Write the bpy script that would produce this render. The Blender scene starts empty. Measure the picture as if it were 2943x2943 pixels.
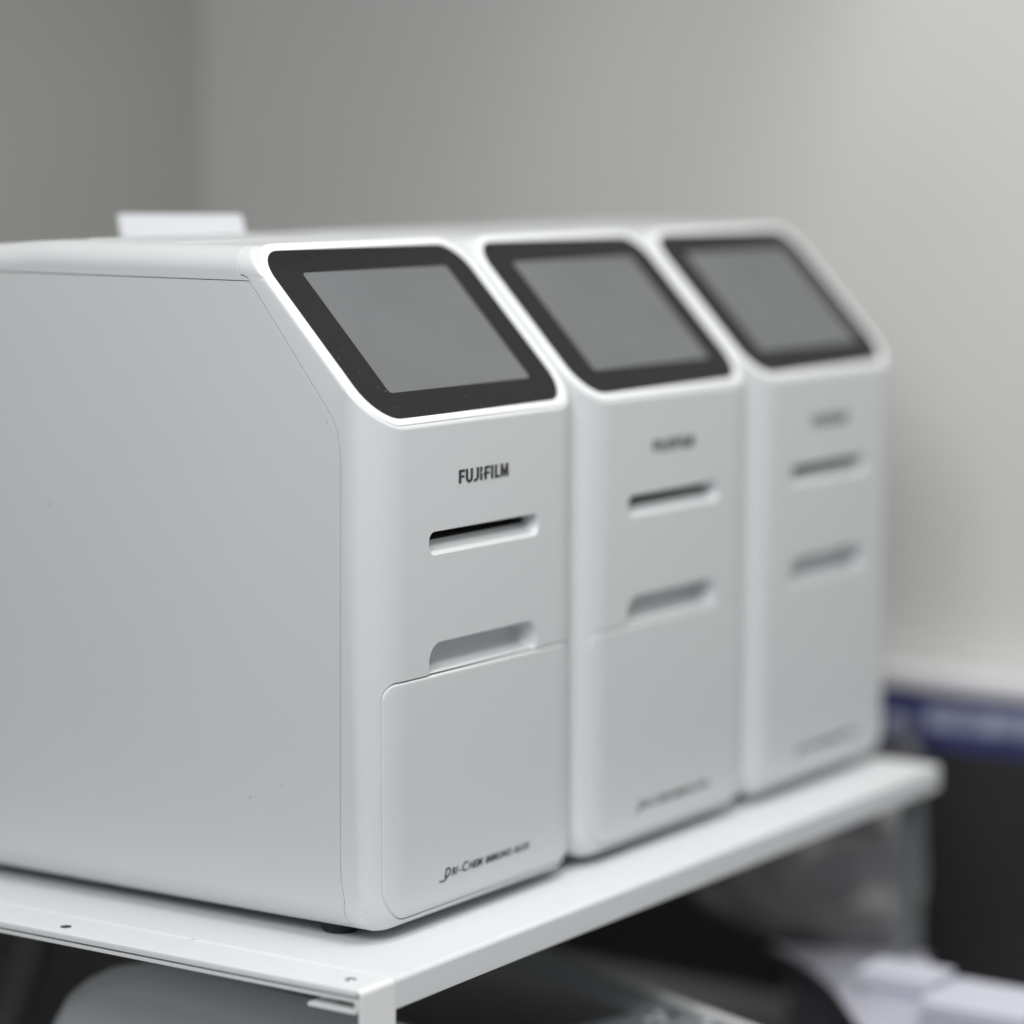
import bpy, bmesh, math, random
from mathutils import Vector, Matrix
from mathutils.bvhtree import BVHTree
random.seed(7)
SC = bpy.context.scene
COL = SC.collection

# ------------------------------------------------------------------ materials
def mat(name, rgb, rough=0.5, dust=0.0, bump=0.0, bscale=900.0, specks=0.0, var=0.0, spec=0.5, metal=0.0, vscale=6.0, coat=0.0):
    m = bpy.data.materials.new(name); m.use_nodes = True
    nt = m.node_tree; N = nt.nodes; L = nt.links
    b = N["Principled BSDF"]
    b.inputs["Roughness"].default_value = rough
    b.inputs["Metallic"].default_value = metal
    b.inputs["Specular IOR Level"].default_value = spec
    b.inputs["Coat Weight"].default_value = coat
    b.inputs["Coat Roughness"].default_value = 0.12
    tc = N.new("ShaderNodeTexCoord")
    colour = None
    rgbn = N.new("ShaderNodeRGB"); rgbn.outputs[0].default_value = (*rgb, 1); colour = rgbn.outputs[0]
    def mixin(fac, dark):
        nonlocal colour
        mx = N.new("ShaderNodeMix"); mx.data_type = 'RGBA'
        L.new(fac, mx.inputs[0]); L.new(colour, mx.inputs[6])
        mx.inputs[7].default_value = (*dark, 1); colour = mx.outputs[2]
    if var:
        n = N.new("ShaderNodeTexNoise"); n.inputs["Scale"].default_value = vscale; n.inputs["Detail"].default_value = 5
        L.new(tc.outputs["Object"], n.inputs["Vector"])
        r = N.new("ShaderNodeMapRange"); r.inputs[1].default_value = .35; r.inputs[2].default_value = .75
        r.inputs[3].default_value = 0; r.inputs[4].default_value = 1
        L.new(n.outputs["Fac"], r.inputs[0])
        mixin(r.outputs[0], tuple(c * (1 - var) for c in rgb))
        rr = N.new("ShaderNodeMapRange"); rr.inputs[3].default_value = rough * .9; rr.inputs[4].default_value = min(1, rough * 1.15)
        L.new(n.outputs["Fac"], rr.inputs[0]); L.new(rr.outputs[0], b.inputs["Roughness"])
    if specks:
        n = N.new("ShaderNodeTexNoise"); n.inputs["Scale"].default_value = 260; n.inputs["Detail"].default_value = 3
        L.new(tc.outputs["Object"], n.inputs["Vector"])
        r = N.new("ShaderNodeMapRange"); r.inputs[1].default_value = .745 - .06 * specks; r.inputs[2].default_value = .80 - .06 * specks
        r.inputs[3].default_value = 0; r.inputs[4].default_value = .45
        L.new(n.outputs["Fac"], r.inputs[0])
        mixin(r.outputs[0], tuple(c * .35 for c in rgb))
    if dust:
        n = N.new("ShaderNodeTexNoise"); n.inputs["Scale"].default_value = 620; n.inputs["Detail"].default_value = 2
        L.new(tc.outputs["Object"], n.inputs["Vector"])
        r = N.new("ShaderNodeMapRange"); r.inputs[1].default_value = .70; r.inputs[2].default_value = .78
        r.inputs[3].default_value = 0; r.inputs[4].default_value = dust
        L.new(n.outputs["Fac"], r.inputs[0])
        mixin(r.outputs[0], (.5, .5, .5))
    L.new(colour, b.inputs["Base Color"])
    if bump:
        n = N.new("ShaderNodeTexNoise"); n.inputs["Scale"].default_value = bscale; n.inputs["Detail"].default_value = 2
        L.new(tc.outputs["Object"], n.inputs["Vector"])
        bp = N.new("ShaderNodeBump"); bp.inputs["Strength"].default_value = bump; bp.inputs["Distance"].default_value = .0004
        L.new(n.outputs["Fac"], bp.inputs["Height"]); L.new(bp.outputs[0], b.inputs["Normal"])
    return m

M = {
    'shell': mat('shell_plastic', (.675, .695, .70), .42, bump=.10, bscale=1800, specks=.15, var=.03),
    'front': mat('front_plastic', (.70, .72, .73), .40, bump=.10, bscale=1800, specks=.15, var=.03),
    'rim': mat('rim_plastic_lit', (.90, .92, .93), .22, bump=.03, bscale=1800, var=.02),  # body plastic whitened: light from above put into the rim's colour
    'glass': mat('bezel_black', (.011, .011, .012), .16, dust=.22, spec=.08, bump=.02, bscale=2500),
    'lcd': mat('display_off', (.136, .143, .150), .30, dust=.10, spec=.5, bump=.03, bscale=2500, var=.16, vscale=14),
    'ink': mat('printed_ink', (.022, .022, .03), .5),
    'slot': mat('slot_dark', (.12, .12, .12), .7),
    'rubber': mat('rubber', (.02, .02, .022), .7, bump=.2),
    'steel': mat('shelf_paint', (.775, .795, .81), .38, bump=.12, bscale=1400, specks=.8, var=.03),
    'steel_edge': mat('shelf_paint_clean', (.90, .91, .915), .35, bump=.10, bscale=1400, var=.03),
    'leg_shaded': mat('shaded_leg_paint', (.19, .21, .215), .45, bump=.1, var=.05),  # right post: shade under the shelf put into its paint colour
    'bolt': mat('zinc', (.42, .45, .48), .35, metal=.8),
    'hole': mat('hole_dark', (.03, .03, .03), .8),
    'block': mat('white_block', (.68, .69, .72), .45, var=.02),
    'wallshaded': mat('shaded_wall_paint', (.605, .603, .558), .55, bump=.6, bscale=260, var=.04, vscale=4),  # back wall: same wall darkened in colour for the weaker light there
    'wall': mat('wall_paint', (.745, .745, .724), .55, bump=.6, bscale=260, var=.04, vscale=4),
    'black': mat('black_plastic', (.16, .16, .165), .5, bump=.1, var=.15),
    'cabinet': mat('cabinet_black', (.034, .034, .035), .5, bump=.1, var=.15),
    'table': mat('black_laminate', (.32, .32, .325), .6, bump=.1, var=.2),
    'grey': mat('grey_plastic', (.74, .76, .79), .45, bump=.25, bscale=1500, var=.06),
    'slate': mat('slate_plastic', (.21, .235, .25), .4, bump=.15, var=.08),
    'slate_rim': mat('slate_rim', (.62, .63, .62), .35, var=.05),
    'screen': mat('dark_screen', (.012, .013, .018), .2),
    'button': mat('button_white', (.75, .76, .78), .4),
    'blue': mat('blue_card', (.060, .064, .235), .5, var=.45, vscale=60),
    'pale': mat('pale_print', (.52, .56, .74), .5, var=.85, vscale=55),
    'tray': mat('white_tray', (.82, .82, .85), .5, var=.03),
    'bag': mat('white_plastic_film', (.52, .52, .60), .4, bump=.3, bscale=60, var=.10, vscale=14),
    'shadedfilm': mat('shaded_plastic_film', (.115, .118, .128), .35, bump=.4, bscale=60, var=.35, vscale=22),  # upper part of the white film, shelf shade put into its colour
    'carton': mat('white_card', (.68, .69, .78), .55, var=.04),
    'cable': mat('cable_black', (.15, .15, .15), .5),
}

# ------------------------------------------------------------------ helpers
def link_mesh(name, bm, materials, parent=None, shift=(0, 0, 0), smooth=True, angle=32):
    if shift != (0, 0, 0):
        bmesh.ops.translate(bm, verts=bm.verts, vec=shift)
    me = bpy.data.meshes.new(name)
    bm.normal_update(); bm.to_mesh(me); bm.free()
    return link_data(name, me, materials, parent, smooth, angle)

def link_data(name, me, materials, parent=None, smooth=True, angle=32):
    if materials is not None:
        if not isinstance(materials, (list, tuple)): materials = [materials]
        me.materials.clear()
        for m in materials: me.materials.append(m)
    if smooth:
        me.polygons.foreach_set("use_smooth", [True] * len(me.polygons))
        me.set_sharp_from_angle(angle=math.radians(angle))
    o = bpy.data.objects.new(name, me); COL.objects.link(o)
    if parent is not None: o.parent = parent
    if smooth and len(me.polygons) > 6:
        w = o.modifiers.new("weighted", 'WEIGHTED_NORMAL'); w.keep_sharp = True
    return o

def tag(o, label=None, cat=None, group=None, kind=None):
    if label: o['label'] = label
    if cat: o['category'] = cat
    if group: o['group'] = group
    if kind: o['kind'] = kind
    return o

def thing(name, loc, label, cat, group=None):
    o = bpy.data.objects.new(name, None); COL.objects.link(o); o.location = loc
    o.empty_display_size = .05
    return tag(o, label, cat, group)

def box_bm(lo, hi, bev=0.0, seg=3, bm=None):
    b = bm or bmesh.new()
    r = bmesh.ops.create_cube(b, size=1.0)
    for v in r['verts']:
        v.co = Vector([lo[i] + (v.co[i] + .5) * (hi[i] - lo[i]) for i in range(3)])
    if bev:
        es = list({e for v in r['verts'] for e in v.link_edges})
        bmesh.ops.bevel(b, geom=es, offset=bev, segments=seg, affect='EDGES', profile=.5)
    return b

def rrect(x0, x1, z0, z1, r, n=8):
    if not isinstance(r, (tuple, list)): r = (r,) * 4      # bl, br, tr, tl
    pts = []
    for (cx, cz, a0, q) in ((x0 + r[0], z0 + r[0], 180, r[0]), (x1 - r[1], z0 + r[1], 270, r[1]),
                            (x1 - r[2], z1 - r[2], 0, r[2]), (x0 + r[3], z1 - r[3], 90, r[3])):
        for k in range(n + 1):
            a = math.radians(a0 + 90 * k / n)
            pts.append((cx + q * math.cos(a), cz + q * math.sin(a)))
    return pts

def loops_bm(loops, cap0=True, cap1=True, bm=None, mi=0):
    b = bm or bmesh.new()
    rings = [[b.verts.new(p) for p in lp] for lp in loops]
    n = len(rings[0])
    for A, B in zip(rings, rings[1:]):
        for i in range(n):
            f = b.faces.new((A[i], A[(i + 1) % n], B[(i + 1) % n], B[i])); f.material_index = mi
    if cap0: b.faces.new(rings[0][::-1]).material_index = mi
    if cap1: b.faces.new(rings[-1]).material_index = mi
    bmesh.ops.recalc_face_normals(b, faces=b.faces)
    return b

def prism_x(poly, x0, x1, bm=None):
    return loops_bm([[(x0, y, z) for y, z in poly], [(x1, y, z) for y, z in poly]], bm=bm)

def cyl_bm(c, r, h, axis='Z', seg=32, r2=None, bev=0.0, bm=None):
    b = bm or bmesh.new()
    prof = [(r - bev, 0), (r, bev), (r2 or r, h - bev), ((r2 or r) - bev, h)] if bev else [(r, 0), (r2 or r, h)]
    loops = []
    for q, z in prof:
        lp = []
        for k in range(seg):
            a = 2 * math.pi * k / seg; u, v = q * math.cos(a), q * math.sin(a)
            p = {'Z': (u, v, z), 'Y': (u, z, v), 'X': (z, u, v)}[axis]
            lp.append((c[0] + p[0], c[1] + p[1], c[2] + p[2]))
        loops.append(lp)
    return loops_bm(loops, bm=b)

def tube_bm(pts, r, seg=14):
    b = bmesh.new(); loops = []
    for i, p in enumerate(pts):
        a = Vector(pts[max(i - 1, 0)]); c = Vector(pts[min(i + 1, len(pts) - 1)])
        t = (c - a).normalized(); u = t.cross(Vector((0, 0, 1)))
        u = u.normalized() if u.length > 1e-4 else Vector((1, 0, 0)); v = t.cross(u)
        loops.append([tuple(Vector(p) + r * (math.cos(2 * math.pi * k / seg) * u + math.sin(2 * math.pi * k / seg) * v)) for k in range(seg)])
    return loops_bm(loops, bm=b)

# ------------------------------------------------------------------ the analyzer
W = .1785            # body width
ZT = .3142           # top height
PITCH = .1800
SLOPE = math.radians(46.8)
SD = Vector((0, math.cos(SLOPE), math.sin(SLOPE)))       # up the slope
SN = Vector((0, -math.sin(SLOPE), math.cos(SLOPE)))      # out of the slope
P0 = Vector((0, .0139, .2468))
LIDZ = .2983

def lerp(a, b, t): return tuple(p + (q - p) * t for p, q in zip(a, b))

def poly_at(pts, t):
    ln = [0]
    for a, b in zip(pts, pts[1:]): ln.append(ln[-1] + math.dist(a, b))
    d = t * ln[-1]
    for i in range(len(pts) - 1):
        if d <= ln[i + 1] + 1e-12:
            return lerp(pts[i], pts[i + 1], (d - ln[i]) / max(1e-9, ln[i + 1] - ln[i]))
    return pts[-1]

def bez(p0, p1, p2, p3, t):
    u = 1 - t
    return tuple(u**3 * a + 3*u*u*t * b + 3*u*t*t * c + t**3 * d for a, b, c, d in zip(p0, p1, p2, p3))

# stations: each is (left half-section as a list of points, region, groove depth)
# region: f front panel, c top cover, h housing
NF = 14
ST = []
rb = .0095                      # rounding under the front
RXF, RYF = .0240, .0181         # plan rounding of the front's vertical edges
RTOP = .0130                     # rounding along the top's long edges
EDL = .0009
EDG = .0019                     # small rounding where the slope meets front, sides and top
STOP = ZT - RTOP
GAP = .00045

def finish(S, cols, reg, hx=0.0, dep=0.0, d=None):
    """H, G, F columns at the seam, then the given columns"""
    s = Vector((0, S[0], S[1])); c0 = cols[0]
    d = d or (Vector((0, c0.y - s.y, c0.z - s.z)).normalized() if (c0 - s).length > 1e-6 else Vector((0, -1, 0)))
    if reg == 'f':
        head = [s + Vector((hx, 0, 0)) - d * GAP, s + Vector((.0018, 0, 0)), s + d * GAP * 1.1]
    else:
        head = [s + Vector((hx, 0, 0)), s + Vector((dep, 0, 0)) + d * GAP * .3, s + Vector((dep, 0, 0)) + d * GAP * .6]
    ST.append((head + cols, reg, dep, S[1]))

def sec(Q, S, rx, reg, dep=0.0, ry=None):
    q = Vector((0, Q[0], Q[1])); s = Vector((0, S[0], S[1])); d = q - s; D = d.length; d.normalize()
    ry = min(ry or rx, D * .86)
    c = q - d * ry; L_ = D - ry
    cols = [c - d * L_ * .55, c - d * L_ * .28, c.copy()]
    for k in range(1, NF + 1):
        a = math.pi / 2 * k / NF
        cols.append(c + d * ry * math.sin(a) + Vector((rx * (1 - math.cos(a)), 0, 0)))
    if dep:
        n = len(cols)
        for i in range(n):
            k = max(0, i - 2) / NF
            cols[i] = cols[i] + Vector((dep * (1 - k), 0, 0)) - d * dep * k
    lid = .0016 if abs(S[1] - LIDZ) < 1e-5 else 0
    finish(S, cols, reg, lid, dep, d)

def bz(p0, p1, p2, t): return p0 * (1 - t) ** 2 + p1 * 2 * t * (1 - t) + p2 * t * t

ZB = -.0034                     # underside
GB = .0173
sec((GB + .00035, ZB), (GB + .0012, ZB + .0152), .0165, 'h', ry=.0148)
sec((GB, ZB), (GB + .0009, ZB + .0152), .0165, 'h', .0015, ry=.0148)
sec((GB - .00035, ZB), (GB + .0006, ZB + .0153), .0165, 'f', ry=.0148)
nb = 14
for k in range(nb + 1):
    t = k / nb; a = math.radians(270 - 90 * t)
    Q = (rb + rb * math.cos(a), ZB + rb + rb * math.sin(a))
    S = bez((GB + .0005, ZB + .0156), (.0181, .0150), (.0203, .020), (.0203, .032), t)
    g = t ** .7
    sec(Q, S, .0165 + (RXF - .0165) * g, 'f', ry=.0148 + (RYF - .0148) * g)
zk = P0.z - P0.y * math.tan(SLOPE)          # where the slope's plane meets the flat front
for k in range(1, 6):
    t = k / 5
    sec((0, ZB + rb + (.212 - ZB - rb) * t), (.0203, .032 + (.214 - .032) * t), RXF, 'f', ry=RYF)

def plane_z(y): return P0.z + (y - P0.y) * math.tan(SLOPE)
def plane_y(z): return P0.y + (z - P0.z) / math.tan(SLOPE)
angs = [math.pi / 2 * k / NF for k in range(NF + 1)]         # column A2 is k = 0
vert = [Vector((RXF * (1 - math.cos(a)), RYF * (1 - math.sin(a)), 0)) for a in angs]
topc = [Vector((RTOP * (1 - math.cos(a)), 0, STOP + RTOP * math.sin(a))) for a in angs]
low0, low1, low2, hi0, hi1, hi2 = [], [], [], [], [], []
for v, h in zip(vert, topc):
    z = plane_z(v.y)
    low0.append(Vector((v.x, v.y, z - EDL))); low1.append(Vector((v.x, v.y, z)))
    low2.append(Vector((EDG + v.x * (1 - EDG / RXF), v.y, z)) + SD * EDL)
    y = plane_y(h.z)
    hi0.append(Vector((EDG + h.x * (1 - EDG / RTOP), y, h.z)) - SD * EDG * 1.3); hi1.append(Vector((h.x, y, h.z)))
    hi2.append(Vector((h.x, y + EDG * 1.3, h.z)))
def side_cols(A2, S, e):          # A0, A1 on the flat side for a slope station (A2 lies on the slope, x = EDG)
    A0 = Vector((0, A2.y, A2.z)) - SN * EDG
    A1 = Vector((EDG * .29, A2.y, A2.z)) - SN * EDG * .29
    return [A0, A1]
sl0, sl1 = (.0285, .2420), (.0738, .2995)
NB = 6
def perp(fn, t):
    a, c = fn(max(0, t - .01)), fn(min(1, t + .01))
    return Vector((0, -(c[1] - a[1]), c[0] - a[0])).normalized()
for k in range(NB + 1):           # rounding from the front over onto the slope
    t = k / NB
    S = bez((.0203, .2150), (.0203, .2322), (.0243, .2364), sl0, t)
    cols = [bz(p, q, r, t) for p, q, r in zip(low0, low1, low2)]
    A2 = cols[0]
    flat0 = [Vector((0, RYF + .0014, low0[0].z - .0012)), Vector((0, RYF + .0007, low0[0].z - .0004))]
    sl = side_cols(low2[0], S, 0)
    u = t * t * (3 - 2 * t)
    finish(S, [flat0[i].lerp(sl[i], u) for i in range(2)] + cols, 'f', d=perp(lambda v: bez((.0203, .2150), (.0203, .2322), (.0243, .2364), sl0, v), t))
s_at = lambda z: (z - sl0[1]) / (sl1[1] - sl0[1])
for t in [1/8, 2/8, 3/8, 4/8, 5/8, 6/8, 7/8, s_at(LIDZ - .0003), s_at(LIDZ), s_at(LIDZ + .0003)]:
    S = lerp(sl0, sl1, t); cols = [p.lerp(q, t) for p, q in zip(low2, hi0)]
    finish(S, side_cols(cols[0], S, 0) + cols, 'f', .0016 if abs(S[1] - LIDZ) < 1e-5 else 0, d=Vector((0, -1, 0)) if abs(S[1] - LIDZ) < .0005 else perp(lambda v: lerp(sl0, sl1, v), .5))
GT = .0822
for k in range(NB + 1):           # rounding from the slope over onto the top
    t = k / NB
    S = bez(sl1, (.0748, .3000), (.0758, .3006), (.0769, STOP - .0004), t); S = (S[0], min(S[1], STOP - .0001))
    cols = [bz(p, q, r, t) for p, q, r in zip(hi0, hi1, hi2)]
    sl = side_cols(hi0[0], S, 0)
    flat1 = [Vector((0, hi2[0].y + .0035, STOP - .0004)), Vector((0, hi2[0].y + .0018, STOP - .0002))]
    u = t * t * (3 - 2 * t)
    finish(S, [sl[i].lerp(flat1[i], u) for i in range(2)] + cols, 'f', d=perp(lambda v: bez(sl1, (.0748, .3000), (.0758, .3006), (.0769, STOP - .0004), v), min(t, .9)))
def top_sec(y, z, reg, dep=0.0, sy=None):
    sec((y, z), (sy or y, max(z - RTOP - .0004, .2991)), RTOP, reg, dep, ry=RTOP)
top_sec(GT - .00035, ZT, 'f', sy=.0776); top_sec(GT, ZT, 'c', .0013, sy=.0781); top_sec(GT + .00035, ZT, 'c', sy=.0786); top_sec(.14, ZT, 'c')
for k in range(7):
    t = k / 6; top_sec(.190 + .03 * t, ZT - .0014 * t * t, 'c')
YB = .362
for q, S, r, reg in (((.34, .3040), (.34, .2996), .005, 'c'), ((.352, .3005), (.346, .2990), .005, 'c'), ((YB, .2988), (.352, LIDZ + .0003), .008, 'c'),
                     ((YB, .2984), (.353, LIDZ), .008, 'h'), ((YB, .2978), (.354, LIDZ - .0003), .008, 'h'), ((YB, .2), (.354, .2), .008, 'h'),
                     ((YB, .02), (.354, .02), .008, 'h'), ((YB - .006, ZB + .004), (.352, .014), .008, 'h'), ((YB - .014, ZB), (.346, ZB + .0153), .0148, 'h'),
                     ((.2, ZB), (.2, ZB + .0153), .0148, 'h'), ((.06, ZB), (.06, ZB + .0153), .0148, 'h')):
    sec(q, S, r, reg, ry=r)

def shell_bm():
    b = bmesh.new(); rings = []
    for st in ST:
        L_ = st[0]
        R_ = [Vector((W - p.x, p.y, p.z)) for p in L_[::-1]]
        rings.append([b.verts.new(p) for p in L_ + R_])
    n = len(rings); m = len(rings[0])
    for i in range(n):
        A, B = rings[i], rings[(i + 1) % n]; ra, rb_ = ST[i][1], ST[(i + 1) % n][1]
        for j in range(m - 1):
            f = b.faces.new((A[j], A[j + 1], B[j + 1], B[j]))
            front = ra == 'f' or (ra != 'f' and rb_ == 'f')
            front = (ra == 'f' and (rb_ == 'f' or ST[(i + 1) % n][2] > 0)) or (ST[i][2] > 0 and rb_ == 'f')
            if front and 0 < j < m - 2: f.material_index = 0
            else:
                zc = sum(v.co.z for v in f.verts) / 4
                f.material_index = 1 if zc > LIDZ + 1e-5 else 2
    for col in (0, m - 1):
        ring = [r[col] for r in rings]
        lo = [v for v, st in zip(ring, ST) if st[3] <= LIDZ - .0001]
        hi = [v for v, st in zip(ring, ST) if st[3] >= LIDZ + .0001]
        mid = [v for v, st in zip(ring, ST) if abs(st[3] - LIDZ) < .0001]
        # order: keep ring order, rotate so that each run is contiguous
        def run(vs):
            idx = [ring.index(v) for v in vs]; s_ = set(idx)
            st_ = next(i for i in idx if (i - 1) % len(ring) not in s_)
            out = []; i = st_
            while i % len(ring) in s_ and len(out) < len(idx): out.append(ring[i % len(ring)]); i += 1
            return out
        lo, hi = run(lo), run(hi)
        b.faces.new(lo).material_index = 2
        b.faces.new(hi).material_index = 1
        a, c = mid
        # which mid vertex is the front one
        if a.co.y > c.co.y: a, c = c, a
        lo_f, lo_b = (lo[-1], lo[0]); hi_f, hi_b = (hi[0], hi[-1])
        b.faces.new((lo_f, a, c, lo_b)).material_index = 2
        b.faces.new((a, hi_f, hi_b, c)).material_index = 1
    bmesh.ops.recalc_face_normals(b, faces=b.faces)
    return b

base = shell_bm()
TREE = BVHTree.FromBMesh(base)
def surf(x, z):
    h = TREE.ray_cast(Vector((x, -.5, z)), Vector((0, 1, 0)))
    return h[0].y if h[0] is not None else .0
bad = [e for e in base.edges if len(e.link_faces) != 2]
print("non manifold edges:", len(bad))
me_shell = bpy.data.meshes.new('shell'); base.to_mesh(me_shell); base.free()
for k in ('front', 'shell', 'shell', 'slot'): me_shell.materials.append(M[k])
tmp = bpy.data.objects.new('shell', me_shell); COL.objects.link(tmp)

def cutter(loops, mi):
    b = loops_bm(loops, mi=mi); me = bpy.data.meshes.new('cut'); b.to_mesh(me); b.free()
    for k in ('front', 'shell', 'shell', 'slot'): me.materials.append(M[k])
    o = bpy.data.objects.new('cut', me); COL.objects.link(o); return o

def rr3(y, x0, x1, z0, z1, r, n=8): return [(x, y, z) for x, z in rrect(x0, x1, z0, z1, r, n)]
DX0, DX1, DZ0, DZ1 = .0090, .1695, .0014, .1142
gp = .0006
cuts = []
cuts.append(cutter([rr3(-.02, DX0 - gp, DX1 + gp, DZ0 - .0002, DZ1 + gp, (.0176, .0176, .0084, .0084), 12),
                    rr3(.0072, DX0 - gp, DX1 + gp, DZ0 - .0002, DZ1 + gp, (.0176, .0176, .0084, .0084), 12)], 0))
# finger pocket above the door
cuts.append(cutter([rr3(y, .0424 + i, .1361 - i, z0, z1 , (.002, .002, r, r), 10) for y, i, z0, z1, r in (
    (-.01, -.0004, .100, .1300, .0100), (-.0004, -.0004, .100, .1300, .0100), (.0003, .0002, .1120, .1293, .0096), (.0010, .0005, .1145, .1289, .0094), (.0028, .0007, .1152, .1288, .0092),
    (.0054, .0012, .1160, .1285, .0090), (.0078, .0022, .1170, .1281, .0084), (.0096, .0036, .1182, .1274, .0068), (.0106, .0052, .1196, .1264, .0042), (.0110, .0070, .1212, .1250, .0010))], 0))
# printer slot: lower lip slopes out to the mouth, dark slit at the top
cuts.append(cutter([rr3(y, .0420 + i, .1365 - i, z0, z1, (r, r, rt_, rt_), 8) for y, i, z0, z1, r, rt_ in (
    (-.01, -.0003, .1706, .1823, .0046, .0046), (-.0004, -.0003, .1706, .1823, .0046, .0046), (.0004, .0002, .1713, .1820, .0046, .0044), (.0018, .0007, .1722, .1819, .0043, .0042),
    (.0036, .0014, .1733, .1819, .0040, .0038), (.0050, .0021, .1745, .1819, .0034, .0034), (.0075, .0028, .1766, .1819, .0024, .0024))], 0))
cuts.append(cutter([rr3(y, .0452, .1333, .1769, .1817, .001, 3) for y in (.0070, .06)], 3))
for c in cuts:
    md = tmp.modifiers.new('b', 'BOOLEAN'); md.operation = 'DIFFERENCE'; md.object = c; md.solver = 'EXACT'
    md.material_mode = 'INDEX'
dg = bpy.context.evaluated_depsgraph_get()
full = bpy.data.meshes.new_from_object(tmp.evaluated_get(dg))
for c in cuts: bpy.data.objects.remove(c)
bpy.data.objects.remove(tmp)
print('boolean mesh', len(full.polygons))

ORG = Vector((-W / 2, -.18, .0085))        # device frame -> the thing's own frame
def split(me, indices):
    b = bmesh.new(); b.from_mesh(me)
    bmesh.ops.delete(b, geom=[f for f in b.faces if f.material_index not in indices], context='FACES')
    bmesh.ops.dissolve_degenerate(b, edges=b.edges, dist=1e-7)
    for f in b.faces: f.material_index = 0
    return b

GROUP = 'white analyzers standing side by side on the shelf'
root = thing('desktop_analyzer', (W / 2, .18, -.0085),
             'nearest white desktop analyzer, whole side panel and black rubber foot visible, lettering in sharp focus', 'analyzer', GROUP)
link_mesh('front_panel', split(full, (0,)), M['front'], root, ORG, angle=28)
link_mesh('slot_lining', split(full, (3,)), M['slot'], root, ORG)
link_mesh('top_cover', split(full, (1,)), M['shell'], root, ORG, angle=28)
link_mesh('housing', split(full, (2,)), M['shell'], root, ORG, angle=28)

# door with lettering
def door_loop(inset, y=None, proud=0.0):
    r1, r2 = max(.0170 - inset, .0012), max(.0078 - inset, .0012)
    pts = rrect(DX0 + inset, DX1 - inset, DZ0 + inset, DZ1 - inset, (r1, r1, r2, r2), 12)
    n_ = 13; runs = []                    # extra points along the straight lower and upper runs, closer at the ends
    for i, p in enumerate(pts):
        runs.append(p)
        if i in (n_ - 1, 3 * n_ - 1):
            q = pts[i + 1]
            for k in range(1, 16):
                u = .5 - .5 * math.cos(math.pi * k / 16); runs.append((p[0] + (q[0] - p[0]) * u, p[1]))
    pts = runs
    return [(x, (surf(x, z) - proud) if y is None else y, z) for x, z in pts]
loops = [door_loop(.0034, .0070), door_loop(.0007, None, -.0022), door_loop(0, None, -.0010), door_loop(.00015, None, -.0006), door_loop(.0005, None, -.00015), door_loop(.0008, None, .00005), door_loop(.0013, None, .00015)]
for i in range(1, 16): loops.append(door_loop(.0013 + .0009 * i, None, .00015))
door = link_mesh('door', loops_bm(loops), M['front'], root, ORG, angle=40)

# lettering from polygons
def poly_text(name, polys, parent, material, depth=.00025):
    b = bmesh.new()
    for pl in polys:
        vs = [b.verts.new((x, -depth, z)) for x, z in pl]
        f = b.faces.new(vs)
        f.normal_update()
        if f.normal.y > 0: f.normal_flip()
        r = bmesh.ops.extrude_face_region(b, geom=[f])
        bmesh.ops.translate(b, verts=[g for g in r['geom'] if isinstance(g, bmesh.types.BMVert)], vec=(0, depth + .0001, 0))
    bmesh.ops.recalc_face_normals(b, faces=b.faces)
    return link_mesh(name, b, material, parent, ORG, smooth=False)

def logo():
    H, s = .150, .043
    P = []
    def Fp(x, w, spike=False):
        pl = [(x, 0), (x + s, 0), (x + s, .060), (x + w * .93, .060), (x + w * .93, .086), (x + s, .086), (x + s, H - .028), (x + w, H - .028), (x + w, H), (x + .008, H), (x, H - .012)]
        if spike: pl += [(x, .088), (x - .020, .064), (x - .020, .056), (x, .050)]
        return pl
    P.append(Fp(0, .114))
    def arc(cx, cz, rx, rz, a0, a1, n=8): return [(cx + rx * math.cos(math.radians(a0 + (a1 - a0) * k / n)), cz + rz * math.sin(math.radians(a0 + (a1 - a0) * k / n))) for k in range(n + 1)]
    x0, x1 = .137, .277
    P.append([(x0, H)] + [(x0, .05)] + arc((x0 + x1) / 2, .055, (x1 - x0) / 2, .060, 180, 360, 12) + [(x1, H), (x1 - s, H)] + arc((x0 + x1) / 2, .055, (x1 - x0) / 2 - s, .032, 360, 180, 10) + [(x0 + s, H)])
    x1 = .397
    P.append([(x1, H), (x1 - s, H)] + arc(x1 - .078, .055, .078 - s, .034, 0, -90, 6) + [(x1 - .098, .022), (x1 - .098, -.004)] + arc(x1 - .078, .055, .078, .059, -90, 0, 8))
    x = .424
    P.append([(x, 0), (x + s, 0), (x + s, .070), (x + .012, .078), (x + s, .108), (x + s, H), (x, H)])
    P.append(Fp(.512, .110, True))
    P.append([(.646, 0), (.689, 0), (.689, H), (.646, H)])
    P.append([(.724, 0), (.816, 0), (.816, .028), (.767, .028), (.767, H), (.724, H)])
    x = .838
    P.append([(x, 0), (x + .034, 0), (x + .036, .085), (x + .066, 0), (x + .096, 0), (x + .126, .085), (x + .128, 0), (x + .165, 0), (x + .160, H), (x + .116, H), (x + .081, .055), (x + .046, H), (x + .004, H)])
    k = .0424; ox, oz = .0664, .2030
    return [[(ox + px * k, oz + pz * k) for px, pz in pl] for pl in P]
poly_text('lettering', logo(), root, M['ink'])

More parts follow.
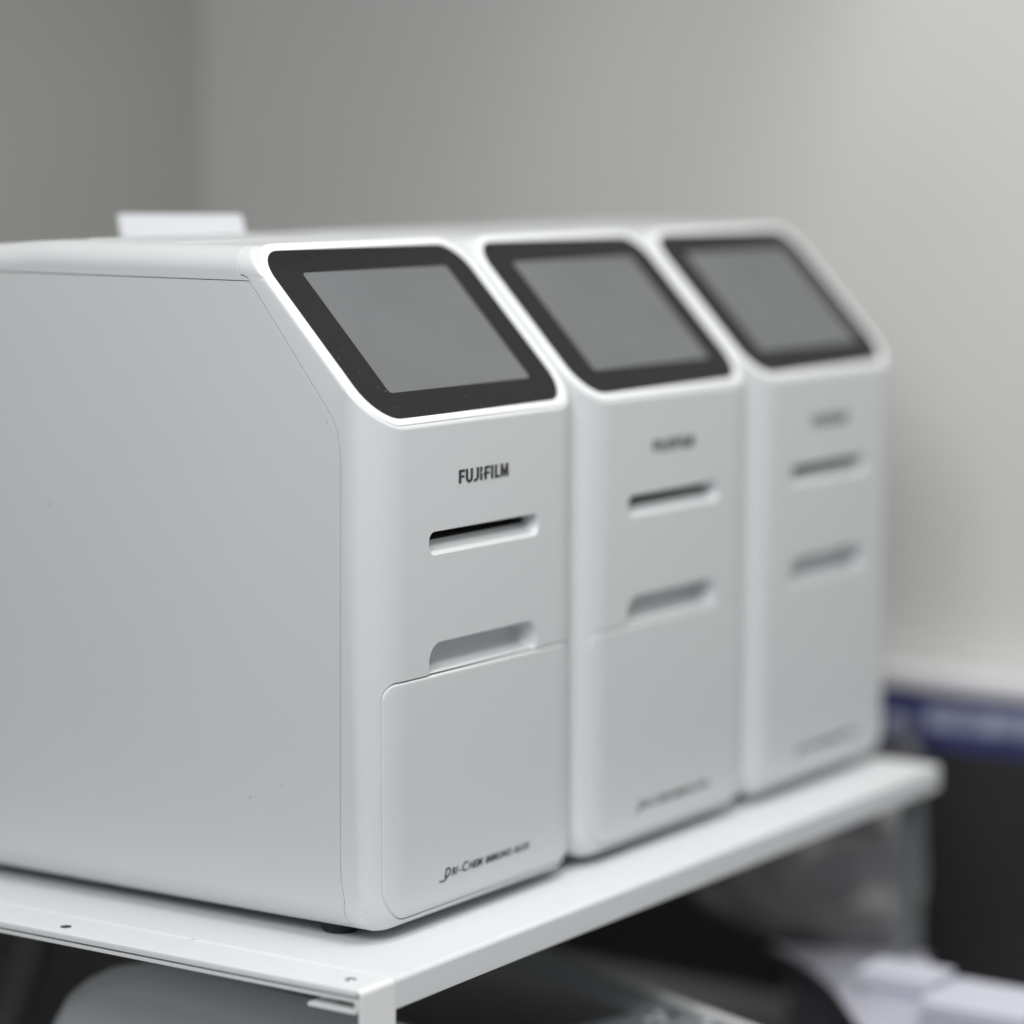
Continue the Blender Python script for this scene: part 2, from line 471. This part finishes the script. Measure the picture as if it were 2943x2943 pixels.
def font_mesh(s, size, shear):
    cu = bpy.data.curves.new('t', 'FONT'); cu.body = s; cu.size = size; cu.shear = shear; cu.offset = .007; cu.space_character = 1.06; cu.resolution_u = 4
    o = bpy.data.objects.new('t', cu); COL.objects.link(o)
    bpy.context.view_layer.update()
    me = bpy.data.meshes.new_from_object(o.evaluated_get(bpy.context.evaluated_depsgraph_get()))
    bpy.data.objects.remove(o); return me
def model_text(x0, x1, z0, cap):
    b = bmesh.new(); x = 0.0
    for s, k in (("D", 1.0), ("RI", .82), ("-", .82), ("C", 1.0), ("HEM", .82), (" ", .5), ("IMMUNO", .78), (" ", .5), ("AU10", .78)):
        if s == " ": x += .22; continue
        me = font_mesh(s, k, .28)
        b2 = bmesh.new(); b2.from_mesh(me); bmesh.ops.translate(b2, verts=b2.verts, vec=(x, 0, 0)); b2.to_mesh(me); b2.free()
        mx = max(v.co.x for v in me.vertices); b.from_mesh(me); x = mx + .055
    tx = max(v.co.x for v in b.verts); tz = .72
    for v in b.verts:
        v.co = Vector((x0 + v.co.x / tx * (x1 - x0), -.00042, z0 + v.co.y / tz * cap))
    # swash under the D
    sw = [(-.0042, -.0001), (-.0036, -.0006), (-.0020, -.0010), (0, -.0010), (.0016, -.0004), (.0032, .0010), (.0036, .0018), (.0026, .0009), (.0012, .0001), (0, -.0005), (-.0020, -.0006), (-.0034, -.0003)]
    b.faces.new([b.verts.new((x0 + p, -.00042, z0 + q - .0006)) for p, q in sw])
    bmesh.ops.recalc_face_normals(b, faces=b.faces)
    r = bmesh.ops.extrude_face_region(b, geom=b.faces[:])
    bmesh.ops.translate(b, verts=[g for g in r['geom'] if isinstance(g, bmesh.types.BMVert)], vec=(0, .00035, 0))
    bmesh.ops.recalc_face_normals(b, faces=b.faces)
    return b
link_mesh('lettering', model_text(.0552, .1294, .0150, .0046), M['ink'], door, ORG, smooth=False)

# screen: raised white rim, black glass, grey display
def slope_pt(x, s, h): return tuple(Vector((x, 0, 0)) + P0 + SD * s + SN * h)
def slope_loop(x0, x1, s0_, s1_, r, h, n=12): return [slope_pt(x, s, h) for x, s in rrect(x0, x1, s0_, s1_, r, n)]
def srect(x0, x1, s0_, s1_, cb, ct, h, ins=0.0, n=14):
    """rounded outline on the slope; cb, ct = (x, s) radii of the lower and upper corners"""
    x0, x1, s0_, s1_ = x0 + ins, x1 - ins, s0_ + ins, s1_ - ins
    out = []
    for cx, cs, a0, (ra, rs) in ((x0 + cb[0] - ins, s0_ + cb[1] - ins, 180, cb), (x1 - cb[0] + ins, s0_ + cb[1] - ins, 270, cb),
                                 (x1 - ct[0] + ins, s1_ - ct[1] + ins, 0, ct), (x0 + ct[0] - ins, s1_ - ct[1] + ins, 90, ct)):
        for k in range(n + 1):
            a = math.radians(a0 + 90 * k / n)
            out.append(slope_pt(cx + (ra - ins) * math.cos(a), cs + (rs - ins) * math.sin(a), h))
    return out
RIM = (.0030, .1755, -.0186, .0934, (.0186, .0262), (.0195, .0215))
GLS = (.0069, .1702, -.0147, .0886, (.0178, .0205), (.0160, .0168))
frame = bmesh.new()
hh = .0007
loops = [srect(*RIM, h, i) for i, h in ((0, -.004), (0, hh - .0010), (.00012, hh - .0005), (.0004, hh - .00015), (.0009, hh))]
loops += [srect(*GLS, h, i) for i, h in ((-.0003, hh), (0, hh - .0002), (.0, hh - .0012))]
loops_bm(loops, cap0=False, cap1=False, bm=frame)
rim = link_mesh('screen_frame', frame, M['rim'], root, ORG, angle=50)
gl = [srect(*GLS, h, i) for i, h in ((.0001, -.003), (.0001, hh - .00045), (.0003, hh - .0003))]
link_mesh('bezel_glass', loops_bm(gl), M['glass'], rim, ORG)
dl = [slope_loop(.0296 + i, .1489 - i, .0002 + i, .0744 - i, .0022, h, 6) for i, h in ((0, hh - .0008), (0, hh - .00015), (.0002, hh - .0001))]
link_mesh('display', loops_bm(dl), M['lcd'], rim, ORG)

# feet
for fx, fy in ((.0225, .0368), (W - .0225, .0368), (.0275, .325), (W - .0275, .325)):
    link_mesh('rubber_foot', cyl_bm((fx, fy, -.0085), .0090, .0058, bev=.0010), M['rubber'], root, ORG)
# hatch outline on the top cover
hb = [[(x, y, z) for x, y in rrect(.020 + i, W - .020 - i, .125 + i, .192 - i, .006, 6)] for i, z in ((0, ZT - .002), (0, ZT + .0003), (.0006, ZT + .0007))]
link_mesh('hatch', loops_bm(hb), M['shell'], root, ORG)

def copy_tree(o, parent=None):
    c = o.copy(); COL.objects.link(c)
    if parent is not None: c.parent = parent
    for ch in list(o.children): copy_tree(ch, c)
    return c
for k, (sx, lab) in enumerate(((.1801, 'middle white desktop analyzer, between the sharp one and the one next to the wall'),
                               (.3589, 'farthest white desktop analyzer, strongly blurred, at the right end beside the bare wall'))):
    c = copy_tree(root); c.location.x = W / 2 + sx; c['label'] = lab

# white block on the first analyzer
blk = [[(x, y, z) for x, y in rrect(x0, x1, y0, y1, .0018, 4)] for x0, x1, y0, y1, z in
       ((-.0290, .0312, -.0045, .0045, 0), (-.0302, .0322, -.0050, .0050, .0006), (-.0318, .0298, -.0050, .0050, .0116), (-.0308, .0290, -.0044, .0044, .0123))]
bo = link_mesh('white_block', loops_bm(blk), M['block'], None)
bo.location = (.1500, .2360, .3110); bo.scale = (1.075, 1.0, 1.04); bo.rotation_euler = (0, 0, -.95)
tag(bo, 'low white plastic block standing on top of the nearest analyzer, towards its back', 'block')

# ------------------------------------------------------------------ shelf
ZS = -.0086
YF = -.0333
TAB = -.245        # table top under the shelf
XL, XR, XI = -.0572, .5365, -.0300
shelf = thing('metal_shelf', (.24, .19, TAB), 'white painted metal shelf carrying the three analyzers, with bolted corner post', 'shelf')
SH = (-.24, -.19, -TAB)
def fold(zb, y_back=.40, th=.0016, r=.0026, ytop=YF):
    out = [(y_back, ZS)]
    for k in range(7):
        a = math.radians(90 + 90 * k / 6); out.append((ytop + r + r * math.cos(a), ZS - r + r * math.sin(a)))
    out.append((ytop, zb)); out.append((ytop + th, zb))
    ri = r - th
    for k in range(5):
        a = math.radians(180 - 90 * k / 4); out.append((ytop + r + ri * math.cos(a), ZS - r + ri * math.sin(a)))
    out.append((y_back, ZS - th)); return out
def bevel_all(b, off, seg=2, ang=50):
    es = [e for e in b.edges if len(e.link_faces) == 2 and e.calc_face_angle(0) > math.radians(ang)]
    bmesh.ops.bevel(b, geom=es, offset=off, segments=seg, affect='EDGES', profile=.5); return b
b = prism_x(fold(-.0232), XI, XR); bevel_all(b, .0005)
link_mesh('shelf_board', b, M['steel'], shelf, SH)
# corner post folded out of the left rail
b = prism_x(fold(TAB, th=.0016, y_back=YF + .0026), XL, XI - .0005); bevel_all(b, .0006)
link_mesh('corner_post', b, M['steel_edge'], shelf, SH)
rail = [(XL, ZS - .0031), (XL, ZS - .0012), (XL + .0004, ZS - .0004), (XL + .0014, ZS), (XI - .0022, ZS), (XI - .0016, ZS + .0004), (XI - .0009, ZS + .0005), (XI - .0004, ZS + .0001), (XI - .0004, ZS - .0016), (XL + .0022, ZS - .0016), (XL + .0016, ZS - .0031)]
b = loops_bm([[(x, y, z - .00002) for x, z in rail] for y in (YF + .0027, .40)])
rl = link_mesh('side_rail', b, M['steel'], shelf, SH)
tb = [(.40, -.0126), (-.0296, -.0126)]
def cfold(r, th, z0, z1, y0, y1, ytab):
    o = [(y1, z0)]
    for k in range(6):
        a = math.radians(90 + 90 * k / 5); o.append((y0 + r + r * math.cos(a), z0 - r + r * math.sin(a)))
    for k in range(6):
        a = math.radians(180 + 90 * k / 5); o.append((y0 + r + r * math.cos(a), z1 + r + r * math.sin(a)))
    o += [(ytab, z1), (ytab, z1 + th)]
    q = r - th
    for k in range(6):
        a = math.radians(270 - 90 * k / 5); o.append((y0 + r + q * math.cos(a), z1 + r + q * math.sin(a)))
    for k in range(6):
        a = math.radians(180 - 90 * k / 5); o.append((y0 + r + q * math.cos(a), z0 - r + q * math.sin(a)))
    o.append((y1, z0 - th)); return o
b = prism_x(cfold(.0024, .0018, -.0128, -.0200, -.0312, .40, -.0035), XL + .0004, -.020); bevel_all(b, .0003)
br = link_mesh('bracket', b, M['steel_edge'], shelf, SH)
link_mesh('bolt', cyl_bm((-.0455, -.0175, -.0183), .0042, .0006, bev=.0002), M['hole'], br, SH)
b = cyl_bm((-.0443, -.0182, ZS - .004), .0027, .0044, bev=.0003)
link_mesh('bolt', b, M['bolt'], rl, SH)
link_mesh('bolt_hole', cyl_bm((-.0476, .147, ZS - .002), .0027, .0021), M['hole'], rl, SH)
b = prism_x([(-.0200, -.0100), (-.0180, -.0100), (-.0180, TAB), (-.0200, TAB)], .514, .5362); bevel_all(b, .0004)
link_mesh('post', b, M['leg_shaded'], shelf, SH)
for px in (XL, .5085):
    b = box_bm((px, .385, TAB), (px + .027, .40, -.0125), .001); link_mesh('post', b, M['steel_edge'], shelf, SH)

# ------------------------------------------------------------------ room
XW, YW = .80, .752
def plane_box(name, lo, hi, m, label=None, cat=None):
    o = link_mesh(name, box_bm(lo, hi), M[m], None, smooth=False); o['kind'] = 'structure'; return o
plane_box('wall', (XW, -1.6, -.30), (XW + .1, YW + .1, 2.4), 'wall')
plane_box('wall', (-1.6, YW, -.30), (XW - .002, YW + .1, 2.4), 'wallshaded')
# wall cupboard just above the frame: its end throws the slanting soft shadow on the wall
oc = link_mesh('unseen_cupboard', box_bm((.36, .012, .816), (XW - .003, YW - .003, 1.5), .004), M['tray']); oc['kind'] = 'structure'
oc = link_mesh('unseen_cupboard', box_bm((-.70, .10, .82), (.355, YW - .003, 1.5), .004), M['tray']); oc['kind'] = 'structure'  # second, unseen cupboard added to cut overhead light towards the back
tbl = link_mesh('desk', box_bm((-.35, -.45, TAB - .03), (XW - .003, YW - .003, TAB), .002), M['table'])
tag(tbl, 'black desk under the shelf, mostly in shadow', 'desk')

# cabinet, blue box and white tray along the wall
cb = thing('storage_cabinet', (.783, .0, TAB), 'black cabinet against the wall at the right, under the blue box', 'cabinet')
link_mesh('carcass', box_bm((.768, -.50, TAB), (.7965, .46, -.0500), .002), M['cabinet'], cb, (-.783, 0, -TAB))
bx = thing('blue_box', (.783, -.02, -.0498), 'long dark blue box with pale lettering, lying under the white tray at the right', 'box')
BS = (-.783, .02, .0498)
link_mesh('carton', box_bm((.770, -.45, -.0496), (.7965, .43, -.0112), .0012), M['blue'], bx, BS)
link_mesh('label_strip', box_bm((.7690, -.44, -.0365), (.7706, .085, -.0200), .0005), M['pale'], bx, BS)
link_mesh('emblem', box_bm((.7690, .094, -.0460), (.7706, .120, -.0290), .0005), M['pale'], bx, BS)
ty = link_mesh('white_tray', box_bm((.766, -.45, -.0108), (.7965, .45, .0030), .003), M['tray'])
tag(ty, 'long flat white tray lying on the blue box, along the wall', 'tray')

# dark block added to stand for the shade under the shelf at the back
du = link_mesh('dark_backing', box_bm((-.30, .43, TAB), (.69, .50, -.045), .003), M['table'])
tag(du, 'dark backing block added for the shade behind the shelf', 'backing')

# grey rounded machine under the shelf at the left
gm = thing('office_machine', (.07, .15, TAB), 'grey rounded machine under the left corner of the shelf', 'machine')
prof = [(.243, TAB + .002), (.242, -.150), (.2395, -.110), (.2345, -.0900), (.2245, -.0745), (.2130, -.0655), (.1990, -.0580), (.1810, -.0530), (.1636, -.0512), (.1228, -.0528), (.0702, -.0560), (.020, -.0590), (-.010, -.0625), (-.022, -.070), (-.027, -.085), (-.028, TAB + .002)]
loops = []
for x, ins in ((.0720, .0180), (.0690, .0110), (.0640, .0060), (.0580, .0025), (.0500, .0005), (.0460, 0), (.0420, .0006), (.0380, .0022), (.0345, .0050), (.0325, .0085), (.0317, .0120)):
    cy, cz = .11, -.16
    lp = []
    for i, (py, pz) in enumerate(prof):
        a = Vector(prof[max(i - 1, 0)]); c = Vector(prof[min(i + 1, len(prof) - 1)]); t = (c - a).normalized()
        nrm = Vector((-t.y, t.x))
        if nrm.dot(Vector((py - cy, pz - cz))) > 0: nrm = -nrm
        q = Vector((py, pz)) + nrm * ins
        lp.append((x, q.x, max(q.y, TAB + .001)))
    loops.append(lp)
link_mesh('casing', loops_bm(loops), M['grey'], gm, (-.07, -.15, -TAB), angle=60)
cab = link_mesh('cable', tube_bm([(.10 + .001 * t, .37 - .010 * t + .0004 * t * t, -.215 + .020 * t - .00062 * t * t) for t in range(0, 19)], .011), M['cable'])
tag(cab, 'thick black cable curving behind the grey machine', 'cable')

# dark machine with a control panel
pm = thing('printer', (.305, .069, TAB), 'dark printer under the shelf with slate control panel, small screen and white buttons', 'printer')
pm.rotation_euler = (0, 0, math.radians(-20))
PH = -TAB - .100                                  # panel height above the desk
link_mesh('body', box_bm((-.148, -.150, .002), (.002, .20, PH - .005), .006), M['cabinet'], pm)
pan = link_mesh('control_panel', box_bm((-.146, -.152, PH - .0065), (-.0035, .12, PH), .0015), M['slate'], pm)
link_mesh('panel_rim', box_bm((-.0030, -.154, PH - .007), (.0040, .125, PH + .0022), .0025), M['slate_rim'], pm)
link_mesh('screen', box_bm((-.140, -.0755, PH - .001), (-.033, .070, PH + .0006), .0004), M['screen'], pan)
for bx_, by_, m_ in ((-.0335, -.0905, 'button'), (-.0280, -.0945, 'button'), (-.0220, -.084, 'button'), (-.0165, -.090, 'screen'), (-.0115, -.112, 'button')):
    link_mesh('button', cyl_bm((bx_, by_, PH - .0004), .0024, .0014, bev=.0004, seg=20), M[m_], pan)

# crumpled film and white cartons on the desk at the right
from mathutils import noise
def film(rows, amp, seed):
    """a thin crumpled sheet through the given left and right edge points, 4 mm thick"""
    nu, nv_ = 36, 24
    def at(v):
        x = v * (len(rows) - 1); i = min(int(x), len(rows) - 2); t = x - i
        f_ = lambda j, e: Vector(rows[max(0, min(len(rows) - 1, j))][e])
        out = []
        for e in (0, 1):
            a, b_, c, d = f_(i - 1, e), f_(i, e), f_(i + 1, e), f_(i + 2, e)
            out.append(.5 * ((2 * b_) + (c - a) * t + (2 * a - 5 * b_ + 4 * c - d) * t * t + (3 * b_ - a - 3 * c + d) * t ** 3))
        return out
    b = bmesh.new(); g = []
    for i in range(nu + 1):
        l, r = at(i / nu); row = []
        for j in range(nv_ + 1):
            p = l.lerp(r, j / nv_)
            n = noise.noise(p * 26 + Vector((seed, 0, 0))) * amp + abs(noise.noise(p * 45 + Vector((3, 1, 7)))) * amp * .8 - amp * .3
            p = p + Vector((-.75, -.45, .3)) * n
            p.z = max(p.z, TAB + .006); row.append(p)
        g.append(row)
    top = [[b.verts.new(p) for p in row] for row in g]
    bot = [[b.verts.new(p + Vector((.003, .001, -.004))) for p in row] for row in g]
    for i in range(nu):
        for j in range(nv_):
            b.faces.new((top[i][j], top[i][j + 1], top[i + 1][j + 1], top[i + 1][j]))
            b.faces.new((bot[i][j], bot[i + 1][j], bot[i + 1][j + 1], bot[i][j + 1]))
    rim_ = [(i, 0) for i in range(nu + 1)] + [(nu, j) for j in range(1, nv_ + 1)] + [(i, nv_) for i in range(nu - 1, -1, -1)] + [(0, j) for j in range(nv_ - 1, 0, -1)]
    for (i, j), (k, l) in zip(rim_, rim_[1:] + rim_[:1]):
        b.faces.new((top[i][j], top[k][l], bot[k][l], bot[i][j]))
    bmesh.ops.recalc_face_normals(b, faces=b.faces)
    return b
SHADED_ROWS = [((.612, .198, -.080), (.702, .062, -.030)), ((.6057, .1837, -.0991), (.6972, .0549, -.0489)), ((.5889, .1698, -.1118), (.6770, .0430, -.0760)),
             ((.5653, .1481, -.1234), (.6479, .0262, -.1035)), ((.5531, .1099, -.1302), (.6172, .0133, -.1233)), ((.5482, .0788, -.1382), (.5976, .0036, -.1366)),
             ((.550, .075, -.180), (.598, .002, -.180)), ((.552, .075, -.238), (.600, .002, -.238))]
fm = link_mesh('plastic_bag', film(SHADED_ROWS, .014, 0), M['shadedfilm'], None, angle=70)
tag(fm, 'crumpled plastic bag under the right end of the shelf, its shade put into the colour', 'plastic bag')
WHITE_ROWS = [((.5480, .0880, -.1410), (.6000, .0000, -.1450)), ((.5050, .0450, -.1335), (.5500, -.0200, -.1310)), ((.4577, -.0021, -.1314), (.4960, -.0500, -.1200)),
              ((.3945, -.0527, -.1312), (.4459, -.1100, -.1300)), ((.3935, -.0735, -.1484), (.4440, -.1200, -.150)), ((.392, -.080, -.238), (.442, -.125, -.238))]
fw = link_mesh('plastic_sheet', film(WHITE_ROWS, .006, 5), M['bag'], None, angle=70)
tag(fw, 'pale lavender plastic sheet sloping down in front of the shaded bag', 'plastic sheet')

def carton(lo, hi, label):
    t = thing('carton', ((lo[0] + hi[0]) / 2, (lo[1] + hi[1]) / 2, lo[2]), label, 'carton', 'white cartons on the desk')
    s = (-t.location.x, -t.location.y, -t.location.z)
    link_mesh('box', box_bm(lo, (hi[0], hi[1], hi[2] - .010), .002), M['carton'], t, s)
    link_mesh('lid', box_bm((lo[0] - .002, lo[1] - .002, hi[2] - .0098), (hi[0] + .002, hi[1] + .002, hi[2]), .0018), M['carton'], t, s)
carton((.442, -.0745, TAB), (.470, -.0300, -.113), 'narrow white carton between the plastic sheet and the brighter carton')
carton((.411, -.145, TAB), (.462, -.0840, -.115), 'bright white carton at the lower right corner, nearest to the camera')

# ------------------------------------------------------------------ light
def area(name, loc, target, size, power, col=(1, 1, 1), size_y=None, spread=180):
    l = bpy.data.lights.new(name, 'AREA'); l.energy = power; l.color = col
    l.shape = 'RECTANGLE'; l.size = size; l.size_y = size_y or size; l.spread = math.radians(spread)
    o = bpy.data.objects.new(name, l); COL.objects.link(o); o.location = loc
    o.rotation_euler = (Vector(target) - Vector(loc)).to_track_quat('-Z', 'Y').to_euler(); return o
area('ceiling_lamp', (-.10, -.36, 1.57), (.55, -.36, .3), .22, 11, (1, .985, .96), 1.0)
area('ceiling_lamp', (-.10, -.97, 1.57), (.55, -.97, .3), .22, 9, (1, .985, .96), 1.0)
area('fill_light', (-.95, -.47, .85), (.05, 0, .15), .5, 9.3, (.97, .985, 1.0), .5)  # soft fill added near the camera; no window stands there

w = bpy.data.worlds.new("World"); SC.world = w; w.use_nodes = True
bg = w.node_tree.nodes["Background"]; bg.inputs[0].default_value = (.92, .96, 1.0, 1); bg.inputs[1].default_value = .12

# ------------------------------------------------------------------ camera
f, yaw, pit, rol = 5661.6086, .9922, .1215, .0070
Cc = Vector((-1.09748704, -.790298, .36135495))
cy, sy, cp, sp = math.cos(yaw), math.sin(yaw), math.cos(pit), math.sin(pit)
F = Vector((sy * cp, cy * cp, -sp)); R = Vector((cy, -sy, 0)); U = R.cross(F)
cr, sr = math.cos(rol), math.sin(rol)
R, U = R * cr + U * sr, U * cr - R * sr
cam = bpy.data.cameras.new("camera"); co = bpy.data.objects.new("camera", cam); COL.objects.link(co)
mtx = Matrix((R, U, -F)).transposed().to_4x4(); mtx.translation = Cc
co.matrix_world = mtx
cam.sensor_width = 36; cam.sensor_fit = 'HORIZONTAL'; cam.lens = f / 1932 * 36
cam.clip_start = .05; cam.clip_end = 50
cam.dof.use_dof = True; cam.dof.focus_distance = 1.396; cam.dof.aperture_fstop = 2.4
SC.camera = co

SC.render.engine = 'CYCLES'
SC.cycles.use_denoising = True
SC.cycles.max_bounces = 8
SC.view_settings.view_transform = 'Standard'
SC.view_settings.look = 'None'
SC.view_settings.exposure = 0.06; SC.view_settings.gamma = 1
SC.view_settings.use_curve_mapping = False
